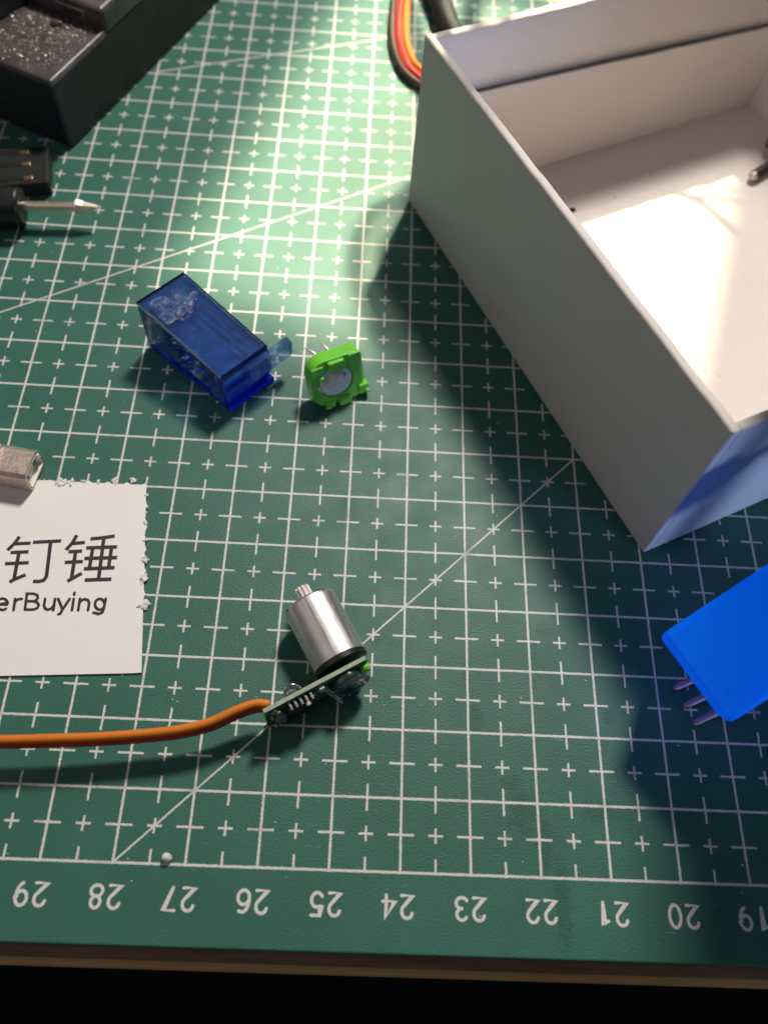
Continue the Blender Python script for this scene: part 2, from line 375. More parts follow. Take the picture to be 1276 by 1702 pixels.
# specks and bits lying in the box
b = bmesh.new()
for q in range(16):
    u_, v_ = random.uniform(.5, 8.6), random.uniform(.5, 8.8); r = random.choice((.008, .010, .014, .018))
    bmesh.ops.create_icosphere(b, subdivisions=1, radius=r, matrix=BM @ Matrix.Translation((u_, v_, .085+r*.4)) @ Matrix.Rotation(random.random()*6, 4, 'Z') @ Matrix.Diagonal((random.uniform(.8, 2), 1, .6, 1)))
tag(obj('dirt_specks', b, M_BROWN), 'tiny dark specks of dirt scattered over the floor of the white box', 'dirt', kind='stuff')
p = W(951, 349, .1); b = bmesh.new()
bmesh.ops.create_icosphere(b, subdivisions=2, radius=.055, matrix=Matrix.Translation((p.x, p.y, .125)) @ Matrix.Diagonal((1.3, .8, .7, 1)))
for v in b.verts: v.co += Vector((1, 1, 0))*noise.noise(v.co*30)*.02
tag(obj('brown_crumb', b, M_BROWN, smooth=True), 'brown crumb in the box against its long left side', 'crumb')
# dark metal-tipped cable end in the box
pc = empty('cable_end', W(1262, 287, .25)); tag(pc, 'dark ringed cable tip entering the white box at the right edge of the photo', 'cable')
b = bmesh.new(); a0 = W(1247, 295, .22); a1 = W(1300, 262, .32); a2 = W(1400, 215, .8)
tube(b, spline([a0 + (a1-a0)*.12, a1, a2], 10), .115, 16); obj('sheath', b, M_BLACK, pc, smooth=True)
b = bmesh.new(); d_ = (a1-a0).normalized(); M = frame(a0, d_.orthogonal().normalized(), d_.cross(d_.orthogonal().normalized()), d_)
prof = [(0, 0), (.05, .0), (.08, .03)]
for i in range(5): prof += [(.10, .04+i*.05), (.10, .065+i*.05), (.083, .07+i*.05), (.083, .085+i*.05)]
lathe(b, prof + [(.09, .3), (0, .3)], M, 24); obj('ringed_tip', b, M_TIN, pc, smooth=True)
b = bmesh.new(); q = W(1275, 238, .35)
tube(b, spline([q + Vector((-.02, .05, 0)), q + Vector((.15, 0, .02)), q + Vector((.8, -.2, .2)), q + Vector((1.6, -.2, .9))], 8), [.08]+[.13]*24, 14)
tag(obj('tan_wire', b, plain('tan_rubber', (.20, .12, .085), .5), smooth=True), 'brownish wire end above the dark cable tip inside the white box', 'wire')
# ------------------------------------------------------------------ printed card with torn edges
TR, BR, BLc = W(243, 806, .03), W(235, 1118, .03), W(0, 1123, .03)
left = (BLc - BR).normalized(); TL = TR + (W(70, 800, .03) - TR).normalized()*6.2; BL2 = BR + left*6.2
pts = []
def torn(a, c, n, amp, seed):
    out = []
    d = c-a; nr = Vector((-d.y, d.x, 0)).normalized()
    for k in range(n):
        t = k/n; per = abs(((t*n/7) % 1)-.5)*2
        out.append(a + d*t + nr*amp*(max(0, per-.55)*1.6 + .35*noise.noise(Vector((k*.9, seed, 0)))))
    return out
def torn2(a, c, nr, n, per_n, amp, t_end, seed):
    ins, out = [], []
    for k in range(n+1):
        t = k/n; p = a + (c-a)*t; per = abs(((t*per_n) % 1)-.5)*2
        o_ = amp*max(0, per-.6)*2*(.6+.8*abs(noise.noise(Vector((math.floor(t*per_n+.5)*3.3, seed, 0))))) + .012*noise.noise(Vector((k*.9, seed, 0)))
        out.append(p + nr*(o_ if t < t_end and 0 < k < n else 0)); ins.append(p - nr*.12)
    return ins, out
upn = (TR-BR).normalized(); dn = (BR-TR); rt = Vector((-dn.y, dn.x, 0)).normalized()
tn = Vector((-(TR-TL).y, (TR-TL).x, 0)).normalized()
i1, o1 = torn2(TL, TR, tn, 240, 19, .075, 2, 1); i2, o2 = torn2(TR, BR, rt, 90, 8.2, .05, .66, 7)
b = bmesh.new()
corner = TR - tn*.12 - rt*.12
i1 = [p if (TR - p - tn*.12).dot(rt) > .12 else corner for p in i1]; i2 = [p if (TR - p - rt*.12).dot(tn) > .12 else corner for p in i2]
def dd(P_):
    o_ = []
    for p in P_:
        if not o_ or (p-o_[-1]).length > 1e-4: o_.append(p)
    return o_
def solid(polys, z0, z1):
    top, bot = {}, {}
    def vv(d, p, z):
        k_ = (round(p.x, 5), round(p.y, 5))
        if k_ not in d: d[k_] = b.verts.new((p.x, p.y, z))
        return d[k_]
    for P_ in polys:
        P_ = dd(P_)
        if len(P_) < 3: continue
        b.faces.new([vv(top, p, z1) for p in P_]); b.faces.new([vv(bot, p, z0) for p in P_][::-1])
inner = [TL - tn*.12] + [TR - tn*.12 - rt*.12, BR - rt*.12, BL2]
corner = TR - tn*.12 - rt*.12
polys = [[i1[k], i1[k+1], o1[k+1], o1[k]] for k in range(240)] + [[i2[k], i2[k+1], o2[k+1], o2[k]] for k in range(90)]
polys += [i1 + i2 + [BL2]]
solid(polys, .004, .034)
bmesh.ops.holes_fill(b, edges=[])
ed = [e for e in b.edges if e.is_boundary and e.verts[0].co.z > .02]
tb_ = {(round(v.co.x, 5), round(v.co.y, 5)): v for v in b.verts if v.co.z < .02}
for e in ed:
    v0, v1 = e.verts; b.faces.new((v0, v1, tb_[(round(v1.co.x, 5), round(v1.co.y, 5))], tb_[(round(v0.co.x, 5), round(v0.co.y, 5))]))
card_o = empty('printed_card', (TR+BR+TL+BL2)/4 * 1.0); card_o.location.z = 0
tag(card_o, 'torn white card printed with large characters lying on the mat', 'card')
obj('card_sheet', b, M_PAPER, card_o)
# fluffy torn fibres along the right and top edge
b = bmesh.new()
def tuft(c, r, n):
    b = bmesh.new()
    bmesh.ops.create_icosphere(b, subdivisions=4, radius=1, matrix=Matrix.Translation(c + Vector((0, 0, .008))) @ Matrix.Rotation(random.random()*6, 4, 'Z') @ Matrix.Diagonal((r*1.5, r*1.05, r*.45, 1)))
    for v in b.verts:
        d = v.co - c; v.co += d*(noise.noise(v.co*22)*.9 + noise.noise(v.co*60)*.6)
        v.co.z = max(v.co.z, .006)
    for i in range(n//2):
        a = random.uniform(0, 6.28); d = Vector((math.cos(a), math.sin(a), random.uniform(.0, .5)))
        tube(b, [c + d*r*.4, c + d*r*.9 + Vector((random.uniform(-1, 1), random.uniform(-1, 1), 0))*.006, c + d*r*random.uniform(1.1, 1.7) + Vector((0, 0, .004))], [.004, .003, .0015], 5)
    obj('torn_fibre', b, M_FUZZ, card_o, smooth=True)
for (x, y, r, n_) in ((241, 930, .045, 26), (238, 963, .05, 24), (240, 1006, .055, 30), (241, 898, .03, 12), (242, 870, .025, 10), (243, 843, .022, 10), (243, 822, .022, 8), (222, 799, .04, 14), (192, 800, .04, 14), (163, 800, .03, 10), (120, 801, .035, 14), (104, 802, .05, 18), (139, 801, .025, 8), (95, 803, .03, 8)):
    tuft(W(x, y, .03), r, n_)
def Z(x, y): return W(x/3.869, 700 + y/3.869, .0375)
b = bmesh.new(); PX = 1/3.869/112
CH = [[(125,742),(95,785),(48,830)],[(96,789),(197,784)],[(68,845),(184,840)],[(32,917),(185,910)],[(122,845),(88,1028)],[(62,1036),(90,1018),(165,988)],
 [(212,779),(394,770)],[(326,775),(303,965),(298,1000),(280,1024),(250,1031),(212,1030)],
 [(494,733),(464,785),(424,828)],[(464,787),(546,780)],[(440,840),(528,835)],[(416,908),(533,903)],[(487,838),(459,1018)],[(434,1030),(465,1012),(526,978)],
 [(582,757),(660,750),(738,738)],[(555,815),(753,808)],[(543,883),(754,877)],[(540,950),(738,942)],[(545,1022),(717,1016)],[(668,752),(634,1018)],[(597,815),(575,947)],[(718,812),(698,945)]]
zz = .0375
for s_ in CH: stroke(b, [Z(*p) for p in s_], 26*PX, zz); zz += .00025
obj('printed_characters', b, M_INK, card_o)
b = bmesh.new(); zz = .0375
EN = [[(-14,1180),(50,1174)]+[(p[0],p[1]) for p in arc(16,1178,34,37,-8,-310,20)], [(97,1143),(87,1216)],[(92,1180),(100,1158),(118,1145),(140,1144)],
 [(174,1108),(160,1211)],[(172,1110),(218,1110),(240,1120),(243,1138),(230,1154),(212,1158),(166,1158)],[(212,1158),(240,1166),(249,1183),(240,1202),(215,1212),(160,1212)],
 [(290,1143),(283,1185),(290,1206),(306,1213),(330,1206),(346,1185)],[(354,1143),(343,1216)],
 [(374,1143),(402,1210)],[(448,1143),(402,1212),(388,1238),(376,1242)],
 [(474,1143),(463,1216)],[(479,1104),(477,1116)],
 [(514,1143),(503,1216)],[(508,1178),(520,1155),(542,1145),(564,1150),(574,1168),(566,1216)],
 arc(642,1178,31,35,0,360,24),[(680,1143),(668,1205),(658,1230),(635,1240),(602,1232)]]
for s_ in EN: stroke(b, [Z(*p) for p in s_], 19*PX, zz, rnd=True); zz += .00025
obj('printed_words', b, M_INK, card_o)
# ------------------------------------------------------------------ blue translucent servo housing
h0, h1 = 1.20, .93
c00, c10, c11 = Vector((-4.92, 9.02, 0)), Vector((-3.29, 7.68, 0)), Vector((-2.58, 8.44, 0)); c01 = c00 + (c11-c10)*1.02
case = empty('servo_housing', (c00+c10+c11+c01)/4); case.rotation_euler = (0, 0, math.atan2(c10.y-c00.y, c10.x-c00.x))
tag(case, 'empty clear blue plastic servo housing with a side tab, lying on the mat', 'plastic housing')
def hexm(s, t, h):   # s along, t across, h 0..1 up
    p = (c00*(1-s)+c10*s)*(1-t) + (c01*(1-s)+c11*s)*t
    return Vector((p.x, p.y, .004 + h*(h0*(1-s)+h1*s)))
def hb(b, s0, s1, t0, t1, z0, z1):
    vs = [b.verts.new(hexm(s_, t_, z_)) for s_ in (s0, s1) for t_ in (t0, t1) for z_ in (z0, z1)]
    fs = [b.faces.new([vs[i] for i in q]) for q in ((0,1,3,2),(4,6,7,5),(0,4,5,1),(2,3,7,6),(0,2,6,4),(1,5,7,3))]
    bmesh.ops.recalc_face_normals(b, faces=fs)
    bmesh.ops.bevel(b, geom=list({e for f in fs for e in f.edges}), offset=.014, segments=2, profile=.5, affect='EDGES')
def hpart(name, specs, mt):
    b = bmesh.new()
    for q in specs: hb(b, *q)
    return obj(name, b, mt, case)
hpart('top_wall', [(0.0, 1.0, 0, 1, .93, 1.0)], M_GLASSB)
hpart('side_wall', [(0.03, .97, .93, 1, .03, .925)], M_COBALT)
hpart('end_wall', [(0, .03, 0, 1, 0, .925)], M_GLASSB)
hpart('end_wall', [(.97, 1, 0, 1, 0.03, .925)], M_COBALT)
hpart('end_lip', [(1.0, 1.045, -.01, 1.01, .0, .12)], M_EDGEB)
hpart('end_step', [(1.0, 1.03, .0, 1.0, .30, .60)], M_COBALT)
hpart('front_frame', [(.035, .965, 0, .06, .0, .10), (.035, .30, 0.0, .05, .12, .92), (.80, .965, 0, .05, .12, .92), (.31, .34, 0, .45, .12, .91)], M_GLASSB)
hpart('bottom_rail', [(.035, .965, .005, .09, .0, .06), (.97, 1.02, 0, 1.0, .0, .06), (.30, .60, -.015, .03, .06, .14)], M_EDGEB)
hpart('partition', [(.30, .335, .05, .62, .60, .88)], M_COBALT)
hpart('partition_edge', [(.325, .345, .02, .66, .96, 1.004)], M_DKNAVY)
hpart('step_line', [(.12, .325, .055, .075, .96, 1.004)], M_DKNAVY)
for q in [(1.0, 1.02, .0, 1.0, .76, .92), (.965, .985, .02, .98, 1.0, 1.03), (.055, .075, .02, .98, 1.0, 1.02), (.095, .105, .02, .98, 1.0, 1.015)]: hpart('moulded_band', [q], M_GLASSB)
hpart('top_rim', [(-.004, .018, -.004, 1.004, .955, 1.006), (.982, 1.004, -.004, 1.004, .955, 1.006), (.018, .982, -.004, .022, .965, 1.006), (.018, .982, .978, 1.004, .965, 1.006)], M_NAVY)
hpart('mounting_tab', [(1.0, 1.07, .50, 1.42, .50, .90)], M_GLASSB)
b = bmesh.new()       # motor cradle: curved ribs inside
for s_, r in ((.55, .36), (.70, .30), (.86, .22)):
    c_ = hexm(s_, .35, .45); ax = (c11-c10).normalized(); fx_ = (c10-c00).normalized()
    for k in range(14):
        a, a2 = math.pi*(k/14), math.pi*((k+1)/14)
        P_ = [c_ + (fx_*math.cos(q)+Vector((0, 0, 1))*math.sin(q))*rr - ax*.26 for q, rr in ((a, r), (a2, r), (a2, r-.035), (a, r-.035))]
        vs = [b.verts.new(q) for q in P_] + [b.verts.new(q + ax*.5) for q in P_]
        for f in ((0,1,2,3),(7,6,5,4),(0,4,5,1),(2,6,7,3)): b.faces.new([vs[i] for i in f])
bmesh.ops.remove_doubles(b, verts=b.verts, dist=.001); obj('motor_cradle', b, M_GLASSB, case, smooth=True)
def lump(par, c, sx, sy, sz, mt, name, rz=0):
    b = bmesh.new(); bmesh.ops.create_icosphere(b, subdivisions=3, radius=1, matrix=Matrix.Translation(c) @ Matrix.Rotation(rz, 4, 'Z') @ Matrix.Diagonal((sx, sy, sz, 1)))
    for v in b.verts: v.co += (v.co-Vector(c))*noise.noise(v.co*14)*.35
    return obj(name, b, mt, par, smooth=True)
for s_, t_, h_ in ((.60, .01, .90), (.80, -.01, .42), (.50, -.01, .35), (.15, .03, .3), (.88, -.01, .2), (.70, -.01, .60)):
    lump(case, hexm(s_, t_, h_), .055, .04, .045, M_GLINT, 'glint_lump')  # glossy lumps added to bring white glints to the housing
for k in range(9):          # wavy upright ribs just inside the open side
    s_ = .36 + k*.065; b = bmesh.new(); ring_a, ring_b = [], []
    for j in range(15):
        h_ = .10 + .80*j/14; w_ = .012*math.sin(j*1.1+k*1.7) + .01*math.sin(j*2.3+k)
        q0 = hexm(s_+w_, .05+.03*math.sin(k*2.1)+w_, h_); q1 = hexm(s_+w_+.022, .16+.04*math.sin(k*1.3), h_)
        ring_a.append(b.verts.new(q0)); ring_b.append(b.verts.new(q1))
    for j in range(14): b.faces.new((ring_a[j], ring_a[j+1], ring_b[j+1], ring_b[j]))
    r_ = bmesh.ops.solidify(b, geom=list(b.faces), thickness=.02)
    obj('inner_rib', b, M_COBALT if k % 2 else M_GLINT, case, smooth=True)
# scuffed glue film on the top
n = NT('scuffed_film'); t = n.t
tr = t.nodes.new('ShaderNodeBsdfTransparent'); df = t.nodes.new('ShaderNodeBsdfPrincipled'); df.inputs['Base Color'].default_value = (.42, .46, .68, 1); df.inputs['Roughness'].default_value = .3
r1 = n.ramp(n.noise(6, 6, .85, dist=1.6), .48, .62, .0, .55); vo = t.nodes.new('ShaderNodeTexVoronoi'); vo.feature = 'DISTANCE_TO_EDGE'; vo.inputs['Scale'].default_value = 13
t.links.new(n.co, vo.inputs['Vector']); r2 = n.ramp(vo.outputs['Distance'], .02, .005, 0, .3)
mx = t.nodes.new('ShaderNodeMixShader'); t.links.new(n.M('MAXIMUM', r1, n.M('MULTIPLY', r2, r1)), mx.inputs[0]); t.links.new(tr.outputs[0], mx.inputs[1]); t.links.new(df.outputs[0], mx.inputs[2]); t.links.new(mx.outputs[0], n.out.inputs[0])
b = bmesh.new(); ring = []
for k in range(48):
    a = 2*math.pi*k/48; r = 1 + .9*noise.noise(Vector((math.cos(a)*2.2, math.sin(a)*2.2, 3)))+.2*noise.noise(Vector((k*1.7, 1, 0)))
    ring.append((.22+.13*r*math.cos(a)*(1-.45*math.sin(a)), .42+.36*r*math.sin(a)))
lo = [b.verts.new(hexm(*q, 1.004)) for q in ring]; up = [b.verts.new(hexm(*q, 1.013)) for q in ring]
b.faces.new(up)
for i in range(48): b.faces.new((lo[i], lo[(i+1) % 48], up[(i+1) % 48], up[i]))
bmesh.ops.triangulate(b, faces=[f for f in b.faces if len(f.verts) > 4]); obj('dried_glue', b, n.m, case)
b = bmesh.new()       # raised rim crumbs of the glue
for k in range(120):
    i = random.random()*6.28; rr = random.uniform(.2, 1.05) ; q = hexm(.24+.15*rr*math.cos(i), .5+.37*rr*math.sin(i), 1.016)
    s_ = random.uniform(.004, .011)
    bmesh.ops.create_icosphere(b, subdivisions=1, radius=1, matrix=Matrix.Translation(q) @ Matrix.Rotation(random.random()*6, 4, 'Z') @ Matrix.Diagonal((s_*random.uniform(1, 4), s_, s_*.8, 1)))
gc = obj('glue_crumbs', b, tinted('glue_rim', (.6, .62, .8), (.5, .52, .7), .4), case); gc['kind'] = 'stuff'
# ------------------------------------------------------------------ green gear carrier
g0 = Vector((-1.70, 7.74, 0)); gx = Vector((.885, .465, 0)).normalized(); gz = Vector((-.10, .30, 1)).normalized(); gy = gz.cross(gx).normalized(); gz = gx.cross(gy).normalized()
roll = Matrix.Rotation(math.radians(5), 4, gy.cross(Vector((0, 0, 0))) if False else gy)
G = Matrix.Translation((0, 0, .03)) @ frame(g0, gx, gz, -gy)       # local x width, local y height, local z towards the viewer
GW, GH, GD = 1.0, .98, .30
grn = empty('gear_carrier', g0 + gx*GW/2); tag(grn, 'small bright green plastic frame standing on edge around a milky disc', 'plastic part')
def rrect(x0, x1, y0, y1, r, n=6, chamf=None):
    out = []
    for (cx, cy, a, rr) in ((x1-r, y1-r, 0, r), (x0+r, y1-r, 90, r), (x0+r, y0+r, 180, r), (x1-r, y0+r, 270, r)):
        out += [(cx+rr*math.cos(math.radians(a+90*k/n)), cy+rr*math.sin(math.radians(a+90*k/n))) for k in range(n+1)]
    return out
# ring = outer rounded square minus a round hole, closed solid
b = bmesh.new(); N_ = 56; cx, cy, R_ = .47, .47, .335
def outer(a):
    dx, dy = math.cos(a), math.sin(a); x0, x1, y0, y1 = 0, GW, 0, GH; t = 9
    for k in range(2000):
        pass
        break
    if dx > 1e-9: t = min(t, (x1-cx)/dx)
    if dx < -1e-9: t = min(t, (x0-cx)/dx)
    if dy > 1e-9: t = min(t, (y1-cy)/dy)
    if dy < -1e-9: t = min(t, (y0-cy)/dy)
    for qx, qy, r, sx, sy in ((GW-.06, GH-.06, .06, 1, 1), (.30, GH-.30, .30, -1, 1), (.30, .30, .30, -1, -1), (GW-.16, .16, .16, 1, -1)):
        # round the corners: walk inwards until inside the corner circle
        while t > 0:
            px_, py_ = cx+dx*t, cy+dy*t
            if (px_-qx)*sx > 0 and (py_-qy)*sy > 0 and math.hypot(px_-qx, py_-qy) > r: t -= .002
            else: break
    return (cx+dx*t, cy+dy*t)
O_ = [outer(2*math.pi*k/N_) for k in range(N_)]; I_ = [(cx+R_*math.cos(2*math.pi*k/N_), cy+R_*math.sin(2*math.pi*k/N_)) for k in range(N_)]
def sc(p, f): return (cx+(p[0]-cx)*f, cy+(p[1]-cy)*f)
layers = [[(*sc(p, .975), -GD) for p in O_], [(*p, -GD+.02) for p in O_], [(*p, -.02) for p in O_], [(*sc(p, .975), 0) for p in O_],
          [(*sc(p, 1.05), 0) for p in I_], [(*p, -.02) for p in I_], [(*p, -GD+.02) for p in I_], [(*sc(p, 1.03), -GD) for p in I_]]
V_ = [[b.verts.new(G @ Vector(q)) for q in L] for L in layers]
for a, c in zip(V_, V_[1:] + V_[:1]):
    for k in range(N_): b.faces.new((a[k], a[(k+1) % N_], c[(k+1) % N_], c[k]))
obj('frame', b, M_GREEN, grn, smooth=True)
def gpart(name, x0, x1, y0, y1, z0, z1, bev=.02, mt=M_GREEN):
    b = bmesh.new(); box(b, x0, x1, y0, y1, z0, z1, M=G, bev=bev); return obj(name, b, mt, grn, smooth=True)
gpart('clip', .35, .66, .74, .95, .0, .10, .03)
gpart('clip', .46, .72, -.04, .11, .0, .09, .03)
gpart('snap_arm', .95, 1.05, .12, .84, -.16, -.06, .03)
gpart('foot', .88, 1.08, .04, .24, -.12, .06, .03)
gpart('corner_block', .03, .27, .72, .90, .0, .045, .02)
gpart('corner_block', .75, .995, .72, .97, .0, .05, .02)
gpart('ledge', .20, .40, -.02, .10, .0, .06, .025)
for (x, y, z, r) in ((.20, .66, .03, .065), (.26, .03, .06, .06), (1.02, .10, .06, .055)):
    b = bmesh.new(); bmesh.ops.create_uvsphere(b, u_segments=20, v_segments=12, radius=r, matrix=G @ Matrix.Translation((x, y, z)) @ Matrix.Diagonal((1, .85, 1, 1)))
    obj('stud', b, M_GREEN, grn, smooth=True)
b = bmesh.new(); lathe(b, [(0, -.20), (.295, -.20), (.30, -.19), (.30, -.075), (.285, -.055), (.24, -.05), (.235, -.065), (.20, -.07), (.19, -.05), (.185, -.03), (.175, .0), (.15, .03), (.11, .05), (.06, .058), (.05, .05), (0, .05)], G @ Matrix.Translation((cx+.01, cy, .035)) @ Matrix.Diagonal((1.06, 1.06, 1, 1)), 56)
disc = obj('disc', b, M_WHITEP, grn, smooth=True)
b = bmesh.new(); box(b, .65, .675, .44, .58, -.10, -.005, M=G); obj('slot', b, M_BLACK, disc)
for x0_, d_ in ((.20, -.02), (.45, .05)):
    b = bmesh.new(); tube(b, [G @ Vector((x0_+.12, GH-.16, -GD+.02)), G @ Vector((x0_+.08, GH-.06, -GD-.12)), G @ Vector((x0_-.02+d_, GH+.0, -GD-.26))], [.030, .026, .010], 8)
    obj('solder_pin', b, M_SOLD, grn, smooth=True)
# ------------------------------------------------------------------ metal connector at the left edge
us = empty('metal_connector', W(20, 775, 0)); tag(us, 'dull metal plug shell lying on the corner of the torn card', 'connector')
e0 = W(54, 818, .04); e1 = W(77, 764, .04); ex = (e1-e0); ex.z = 0; uw = .62; ex.normalize(); ey = Vector((-ex.y, ex.x, 0))   # ex across, ey away from the open end
UB = frame(Vector((e0.x, e0.y, .040)), ex, ey, Vector((0, 0, 1))); UH = .47
def ring_sec(off, ch):
    o = off; return [(ch+o*.4, o), (uw-.05-o*.4, o), (uw-o, .05+o*.4), (uw-o, UH-.11-o*.4), (uw-.11-o*.4, UH-o), (.07+o*.4, UH-o), (o, UH-.07-o*.4), (o, ch+o*.4)]
b = bmesh.new()
sec = [[b.verts.new(UB @ Vector((p[0], yy, p[1]))) for p in ring_sec(o, .06)] for yy, o in ((2.2, 0), (.0, 0), (.0, .030), (2.2, .030))]
for a, c in zip(sec, sec[1:]):
    for k in range(8): b.faces.new((a[k], a[(k+1) % 8], c[(k+1) % 8], c[k]))
bmesh.ops.bevel(b, geom=[e for e in b.edges if abs((e.verts[0].co-e.verts[1].co).normalized().dot(ey)) > .9], offset=.015, segments=2, affect='EDGES')
obj('shell', b, M_TIN, us, smooth=True)
b = bmesh.new()
sec = [[b.verts.new(UB @ Vector((p[0], yy, p[1]))) for p in ring_sec(o, .06)] for yy, o in ((2.1, .035), (.03, .035), (.0, .06), (.05, .085), (1.2, .085))]
for a, c in zip(sec, sec[1:]):
    for k in range(8): b.faces.new((a[k], a[(k+1) % 8], c[(k+1) % 8], c[k]))
b.faces.new(sec[-1]); obj('plastic_lining', b, M_WHITEP, us, smooth=True)
b = bmesh.new(); box(b, .22, .42, .08, 1.2, .10, .22, M=UB, bev=.015); box(b, .50, .56, -.02, .12, .25, .38, M=UB, bev=.01); obj('tongue', b, M_WHITEP, us, smooth=True)
b = bmesh.new(); tube(b, spline([UB @ Vector((.24, .58, UH-.01)), UB @ Vector((.30, .585, UH+.025)), UB @ Vector((.38, .59, UH+.035)), UB @ Vector((.46, .6, UH+.02)), UB @ Vector((.52, .6, UH-.015))], 5), .045, 12); obj('raised_bump', b, M_TIN, us, smooth=True)
# ------------------------------------------------------------------ motor with its circuit board
mN = W(563, 1092, .52); mF = W(514, 1000, .56); mN += Vector((.02, -.05, 0)); mN.z = .47; mF.z = .50
ma = (mF-mN).normalized(); ms = ma.cross(Vector((0, 0, 1))).normalized(); mu = ms.cross(ma)
ML = 1.06; MR = .425
MM = frame(mN, ms, mu, ma)
mo = empty('small_motor', Vector((mN.x, mN.y, 0))); tag(mo, 'small silver electric motor with a pale toothed pinion, soldered to a circuit board', 'motor')
def can_material():
    n = NT('streaked_steel'); t = n.t
    def dot(v):
        a = t.nodes.new('ShaderNodeVectorMath'); a.operation = 'SUBTRACT'; t.links.new(n.co, a.inputs[0]); a.inputs[1].default_value = mN
        d = t.nodes.new('ShaderNodeVectorMath'); d.operation = 'DOT_PRODUCT'; t.links.new(a.outputs[0], d.inputs[0]); d.inputs[1].default_value = v
        return d.outputs['Value']
    ang = n.M('ARCTAN2', dot(mu), dot(ms)); c = t.nodes.new('ShaderNodeCombineXYZ')
    t.links.new(n.M('MULTIPLY', ang, 5.), c.inputs[0]); t.links.new(n.M('MULTIPLY', dot(ma), .35), c.inputs[1])
    st = n.noise(2.2, 5, .65, vec=c.outputs[0]); bl_ = n.noise(7, 5, .65); pk = n.noise(1.1, 2, .5, vec=c.outputs[0])
    col = n.mix(n.ramp(st, .35, .65), (.62, .605, .60), (.84, .82, .80)); col = n.mix(n.ramp(pk, .52, .66, 0, .35), col, (.74, .52, .50))
    n.set(Base_Color=col, Metallic=1., Roughness=n.ramp(n.M('ADD', n.M('MULTIPLY', st, .6), n.M('MULTIPLY', bl_, .4)), .35, .65, .32, .55))
    n.bump(n.M('ADD', st, n.M('MULTIPLY', n.noise(40, 4), .4)), .12, .01); return n.m
b = bmesh.new(); lathe(b, [(0, 0), (MR-.005, 0), (MR, .01), (MR, ML-.05), (MR-.012, ML-.02), (MR-.04, ML-.004), (MR-.07, ML), (.12, ML), (.115, ML+.02), (0, ML+.02)], MM, 72)
can = obj('motor_can', b, can_material(), mo, smooth=True)
b = bmesh.new(); lathe(b, [(0, -.09), (MR-.03, -.09), (MR-.005, -.075), (MR-.002, -.012), (MR-.02, -.004), (0, -.004)], MM, 64); obj('end_cap', b, M_BLACK, mo, smooth=True)
b = bmesh.new(); n_ = 9; prof2 = []
for k in range(n_*4):
    a = 2*math.pi*k/(n_*4); r = (.118, .118, .075, .075)[k % 4]; prof2.append((r*math.cos(a), r*math.sin(a)))
prism(b, prof2, ML+.03, ML+.27, M=MM); pin_ = obj('pinion', b, M_PINION, mo)
b = bmesh.new(); lathe(b, [(0, ML), (.03, ML), (.03, ML+.29), (0, ML+.29)], MM, 16); obj('shaft', b, M_STEEL, mo, smooth=True)
for a_ in (62, 155):     # crimp notches at the rim
    b = bmesh.new(); A = MM @ Matrix.Rotation(math.radians(a_), 4, 'Z'); box(b, MR-.035, MR+.003, -.045, .045, ML-.055, ML-.012, M=A, bev=.006); nt = obj('crimp_notch', b, M_BLACK, can)
    b = bmesh.new(); box(b, MR-.02, MR+.005, -.02, .03, ML-.05, ML-.03, M=A, bev=.003); obj('crimp_tab', b, M_STEEL, can)
# the board stands on edge across the motor's end
pL = W(437, 1182, .80); pR = W(609, 1091, .80); pcx = (pR-pL); plen = pcx.length; pcx.normalize(); pcz = Vector((0, 0, 1)); pcy = pcz.cross(pcx)
PB = frame(Vector((pL.x, pL.y, .0)), pcx, pcy, pcz)       # x along, y away from viewer, z up
bd = None
b = bmesh.new(); box(b, 0, plen, -.045, .03, .02, .775, M=PB, bev=.008); board = obj('circuit_board', b, M_PCB, mo, smooth=True)
b = bmesh.new(); box(b, .0, plen-.03, -.04, .025, .776, .80, M=PB, bev=.006); obj('cut_edge', b, M_PCBE, board, smooth=True)
def bpart(name, specs, mt, bev=.008):
    for q in specs:
        b = bmesh.new(); box(b, *q, M=PB, bev=bev); obj(name, b, mt, board, smooth=True)
bpart('chip', [(.32, .78, -.14, -.05, .30, .68)], M_BLACK)
bpart('chip_pin', [(.36+.085*k, .392+.085*k, -.17, -.05, .695, .735) for k in range(5)], M_SOLD, .004)
bpart('resistor', [(.86, .94, -.10, -.05, .56, .72), (.14, .22, -.10, -.05, .2, .34), (.60, .68, -.20, -.145, .60, .66)], M_WHITEP)
b = bmesh.new()
for k in range(26): 
    q = PB @ Vector((random.uniform(.03, .26), -.05-random.uniform(0, .07), random.uniform(.15, .72)))
    bmesh.ops.create_icosphere(b, subdivisions=2, radius=random.uniform(.022, .05), matrix=Matrix.Translation(q))
for v in b.verts: v.co += v.co.normalized()*noise.noise(v.co*25)*.012
obj('solder_joint', b, plain('dull_solder', (.30, .29, .30), .35, metal=.8, var=.4, scale=15), board, smooth=True)
for k, (x, dx, dz) in enumerate(((.93, .16, -.10), (.97, .14, .0), (1.0, .10, -.16))):
    b = bmesh.new(); tube(b, [PB @ Vector((x, -.05, .56)), PB @ Vector((x+dx*.5, -.20, .53+dz*.5)), PB @ Vector((x+dx, -.32, .48+dz))], [.022, .018, .014], 8); obj('lead_wire', b, M_SOLD, board, smooth=True)
b = bmesh.new(); lathe(b, [(0, 0), (.27, 0), (.28, .01), (.28, .10), (.26, .12), (.20, .125), (.19, .17), (0, .17)], PB @ Matrix.Translation((plen-.38, -.05, .46)) @ Matrix.Rotation(math.radians(90), 4, 'X'), 40)
pot = obj('potentiometer', b, plain('dark_green_resin', (.012, .05, .035), .25), board, smooth=True)
